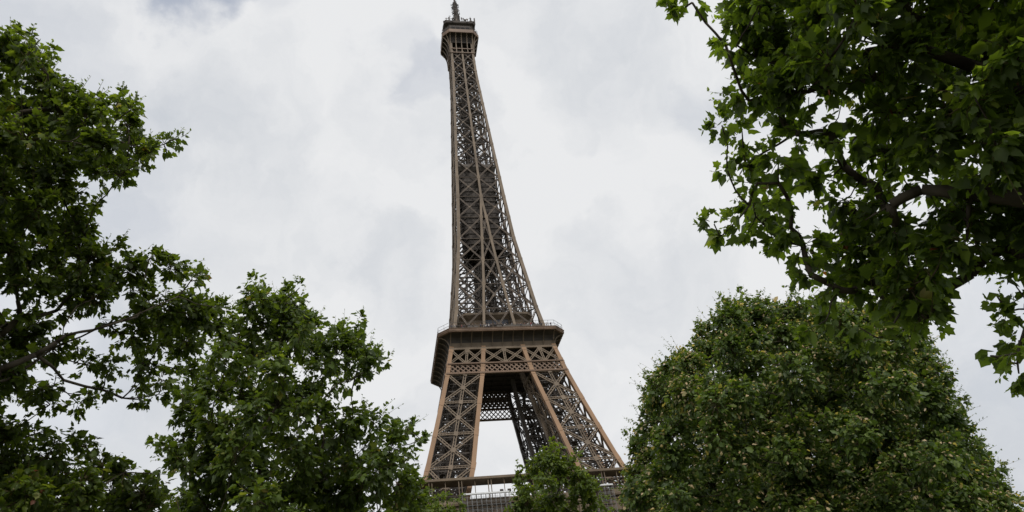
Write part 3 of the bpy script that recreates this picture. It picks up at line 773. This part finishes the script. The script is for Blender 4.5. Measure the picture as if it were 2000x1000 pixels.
            if k < shoots and r < 1.4*rshoot:
                d2 = norm(outw*.8+d*.5+np.array((0, 0, .35))); p0 = c+d2*r*.5; L2 = r*r_.uniform(.8, 1.3); bend = norm(g.normal(size=3))*.18*L2
                pp = [p0+d2*L2*q/5+bend*(q/5)**2 for q in range(6)]; tw.tube([p-B for p in pp], [twig_r*(.9-.12*q) for q in range(6)], 3)
                m2 = int(r_.uniform(5, 9))
                for q in range(m2):
                    t = (q+.6)/m2; p = p0+d2*L2*t+bend*t*t; sd_ = norm(np.cross(d2, g.normal(size=3))); pet = norm(sd_*(1 if q % 2 else -1)+d2*.7)
                    sl_ = lsize*(1.0-.68*t)*r_.uniform(.7, 1.1)
                    pos.append(p+pet*sl_*.25-B); xd.append(pet+np.array((0, 0, -.25))); nr.append(np.array((0, 0, .6))+g.normal(size=3)*.5); sz.append(sl_); tn.append(min(.97, r_.uniform(.3, .7)+.25*t))
            if seeds and nseed < 90 and r_.random() < seeds:
                nseed += 1
                p = e-B; q = p+np.array((r_.uniform(-.03, .03), r_.uniform(-.03, .03), -r_.uniform(.05, .12))); tw.tube([p, q], [.002, .002], 3)
                seedp.append(q); sb.v or sb.lathe((0, 0, -.016), [(.002, 0), (.013, .006), (.017, .016), (.013, .027), (.002, .033)], 7)
    crown = leaves_mesh('crown', np.array(pos), np.array(xd), np.array(nr), np.array(sz), np.array(tn), full, leaf, root)
    tw.build('twigs', TWIG, crown)
    if sb.v:
        first_ = sb.build('seed_ball', SEED, crown, True); first_.location = seedp[0]
        for q in seedp[1:]: o = first_.copy(); COL.objects.link(o); o.parent = crown; o.location = q
    pass
    return root
def ground_pt(u, v, d):
    q = ray(u, v); h = math.hypot(q[0], q[1]); return np.array((CAM[0]+q[0]/h*d, CAM[1]+q[1]/h*d, 0.0))
def px(lst, d): return [at(u, v, d) for u, v in lst]
def manual(lst, D, T, seed):
    r_ = random.Random(seed); return [(at(u, v, D+r_.uniform(-T, T)), r*D/FPX) for u, v, r in lst]

# big plane tree at the left
P1 = [(-260, 60), (-100, 40), (0, 62), (80, 92), (120, 150), (190, 185), (262, 185), (282, 245), (300, 300), (270, 360), (225, 390), (190, 430), (215, 455), (280, 480), (350, 492), (425, 550), (440, 630), (425, 690), (350, 770), (270, 790), (225, 740), (200, 830), (190, 860), (245, 895), (320, 935), (330, 1000), (200, 1120), (-100, 1150), (-300, 900), (-330, 400)]
H1_ = [[(180, 445), (200, 440), (205, 470), (185, 475)], [(60, 700), (100, 712), (95, 735), (55, 730)], [(0, 770), (40, 775), (30, 800), (-5, 795)], [(130, 730), (165, 735), (160, 760), (125, 755)], [(300, 690), (320, 695), (315, 715), (298, 712)], [(105, 630), (150, 625), (175, 650), (130, 668)], [(225, 800), (262, 790), (360, 815), (340, 920), (250, 880), (200, 850), (130, 840), (110, 825), (150, 812)], [(60, 800), (110, 815), (110, 835), (60, 830)], [(235, 420), (245, 400), (320, 440), (330, 470)], [(20, 610), (-10, 620), (-10, 570), (10, 575)], [(215, 590), (255, 570), (250, 610), (215, 620)]]
c1 = fill(P1, 240, 22, 52, 15.5, 2.1, H1_, 3)+manual([(320, 282, 22), (345, 272, 16), (290, 300, 26), (255, 215, 22), (240, 195, 16), (255, 330, 24), (60, 75, 14), (100, 105, 14), (30, 60, 14), (300, 925, 20), (270, 780, 18), (310, 770, 22), (375, 545, 20), (425, 600, 20)], 15.2, .8, 4)
b1 = ground_pt(-420, 700, 13.5); 
tree('plane_tree', 'large dark plane tree at the left edge with a bare crooked limb', b1, 3.2, .28, c1, LEAF_DEEP, .122, 165, True, 5,
     limbs=[px([(-260, 800), (-120, 755), (0, 722), (70, 693), (110, 668), (128, 655), (180, 645), (240, 626), (300, 600)], 14.3), px([(118, 668), (124, 640), (136, 618)], 14.3), px([(-200, 500), (-60, 350), (40, 220), (110, 215), (160, 222), (205, 262), (250, 283), (300, 288)], 15)], lpt=11, seeds=.06, rshoot=.45, shoots=2, young=.14, twig_r=.007, fork=b1+np.array((.3, .3, 4.0)), group=None)
# second plane tree, left of the tower
P2 = [(495, 535), (535, 570), (585, 550), (610, 610), (650, 625), (695, 610), (715, 665), (765, 700), (735, 745), (690, 780), (745, 795), (790, 815), (830, 855), (812, 905), (835, 960), (840, 1040), (760, 1180), (430, 1180), (300, 1060), (335, 930), (300, 865), (345, 845), (330, 770), (400, 700), (440, 620), (465, 570)]
c2 = fill(P2, 150, 20, 54, 20.5, 3.0, [[(640, 770), (690, 765), (700, 790), (660, 795)]], 6)+manual([(497, 552, 16), (585, 562, 15), (700, 625, 18), (745, 708, 20), (725, 690, 18), (792, 830, 18), (822, 858, 12), (305, 868, 14), (690, 650, 20)], 20, .8, 7)
b2 = ground_pt(560, 900, 20.5)
tree('plane_tree', 'mid green plane tree between the left edge tree and the tower', b2, 4.5, .2, c2, LEAF_MID, .165, 78, True, 8, lpt=8, seeds=.03, rshoot=.5, shoots=2, young=.12, twig_r=.007, fork=b2+np.array((0, 0, 4.6)))
# near plane tree overhanging from the right
PR = [(1390, -20), (1420, 20), (1405, 75), (1440, 150), (1400, 220), (1425, 280), (1400, 330), (1450, 370), (1440, 420), (1385, 440), (1420, 490), (1490, 470), (1520, 500), (1560, 560), (1600, 590), (1700, 600), (1760, 655), (1830, 668), (1868, 650), (1862, 590), (1885, 555), (1900, 540), (1960, 520), (2010, 600), (2120, 640), (2300, 500), (2350, 0), (2200, -260), (1800, -300), (1450, -180)]
HR = [[(1560, 395), (1600, 400), (1590, 425), (1562, 420)], [(1490, 235), (1510, 240), (1508, 275), (1488, 270)], [(1930, 560), (1990, 570), (1960, 600), (1910, 590)], [(1600, 290), (1622, 292), (1620, 315), (1598, 312)], [(1730, 390), (1800, 380), (1820, 400), (1780, 420)], [(1860, 525), (1930, 520), (1940, 545), (1880, 560)], [(1665, 205), (1690, 210), (1680, 245)]]
cr_ = fill(PR, 200, 30, 76, 8.6, 1.35, HR, 9)+manual([(1330, 22, 22), (1310, 12, 16), (1352, 5, 18), (1395, 438, 20), (1410, 460, 18), (1440, 430, 24), (1420, 330, 20), (1410, 245, 20), (1418, 90, 20), (1715, 660, 30), (1680, 640, 30), (1620, 610, 26), (1760, 610, 26), (1985, 690, 28), (2010, 640, 38), (1990, 730, 22), (1965, 610, 24), (1945, 575, 24), (1985, 560, 30), (1935, 695, 16), (1990, 665, 24), (1585, 640, 22)], 7.8, .4, 10)
bR = ground_pt(2450, 600, 9.0)
tree('plane_tree', 'near plane tree with large lobed leaves overhanging the upper right corner', bR, 3.4, .26, cr_, LEAF_DARK, .125, 165, True, 11, lpt=8, seeds=.10, pw=.06, rshoot=.33, shoots=2, young=.16, twig_r=.0045, fork=bR+np.array((-.4, 0, 3.9)),
     limbs=[px([(2300, 300), (2050, 200), (1900, 130), (1780, 90), (1690, 100)], 8.6), px([(2300, 480), (2080, 400), (1900, 378), (1800, 370), (1740, 400), (1690, 430)], 8.2), px([(2050, 480), (2015, 600), (1990, 680)], 7.9)])
# clipped plane tree at the right
PT = [(1212, 940), (1230, 860), (1248, 800), (1255, 745), (1300, 700), (1345, 655), (1390, 610), (1440, 578), (1520, 588), (1620, 580), (1720, 590), (1800, 610), (1825, 680), (1862, 740), (1880, 800), (1905, 850), (1945, 920), (1980, 975), (2010, 1060), (1960, 1250), (1250, 1250), (1205, 1060)]
cT = fill(PT, 400, 18, 50, 31, 7.4, [], 12)+manual([(1410, 590, 14), (1450, 575, 12), (1365, 640, 14), (1490, 582, 12), (1270, 735, 12), (1945, 915, 14), (1235, 850, 14), (1880, 790, 12), (1550, 585, 12)], 31, 1.5, 13)
bT = ground_pt(1600, 900, 31)
tree('clipped_plane_tree', 'broad dense rounded tree with pale shoot tips right of the tower', bT, 5.0, .33, cT, LEAF_TRIM, .175, 74, False, 14, lpt=10, twig_r=.008, fork=bT+np.array((0, 0, 5.2)), young=.52, shoots=3, rshoot=.7, agt=.86, pw=.12)
# small tree in front of the first floor
PC = [(1078, 858), (1105, 890), (1120, 880), (1150, 920), (1170, 950), (1195, 985), (1210, 1080), (1100, 1180), (1000, 1130), (975, 1010), (1000, 960), (1005, 915), (1040, 900), (1060, 875)]
cC = fill(PC, 60, 12, 30, 38, 2.4, [], 15)+manual([(1078, 866, 9), (1015, 908, 8), (1128, 890, 8), (1168, 940, 8), (1060, 885, 10), (1095, 878, 9)], 38, .8, 16)
bC = ground_pt(1090, 900, 38)
tree('plane_tree', 'small green tree top standing before the tower between its front legs', bC, 6, .16, cC, LEAF_LIGHT, .185, 78, False, 17, lpt=9, twig_r=.008, fork=bC+np.array((0, 0, 6.5)), rshoot=.5)
# young tree tops at the foot of the left leg
PY = [(790, 975), (820, 950), (850, 968), (880, 958), (905, 975), (915, 1040), (860, 1120), (780, 1080)]
cY = fill(PY, 28, 10, 24, 44, 1.6, [], 18)+manual([(838, 962, 8), (900, 972, 8), (865, 975, 9)], 44, .6, 19)
bY = ground_pt(850, 900, 44)
tree('plane_tree', 'low light green tree top just left of the scaffold at the bottom', bY, 7, .15, cY, LEAF_LIGHT, .18, 70, False, 20, lpt=9, twig_r=.009, fork=bY+np.array((0, 0, 7.5)))
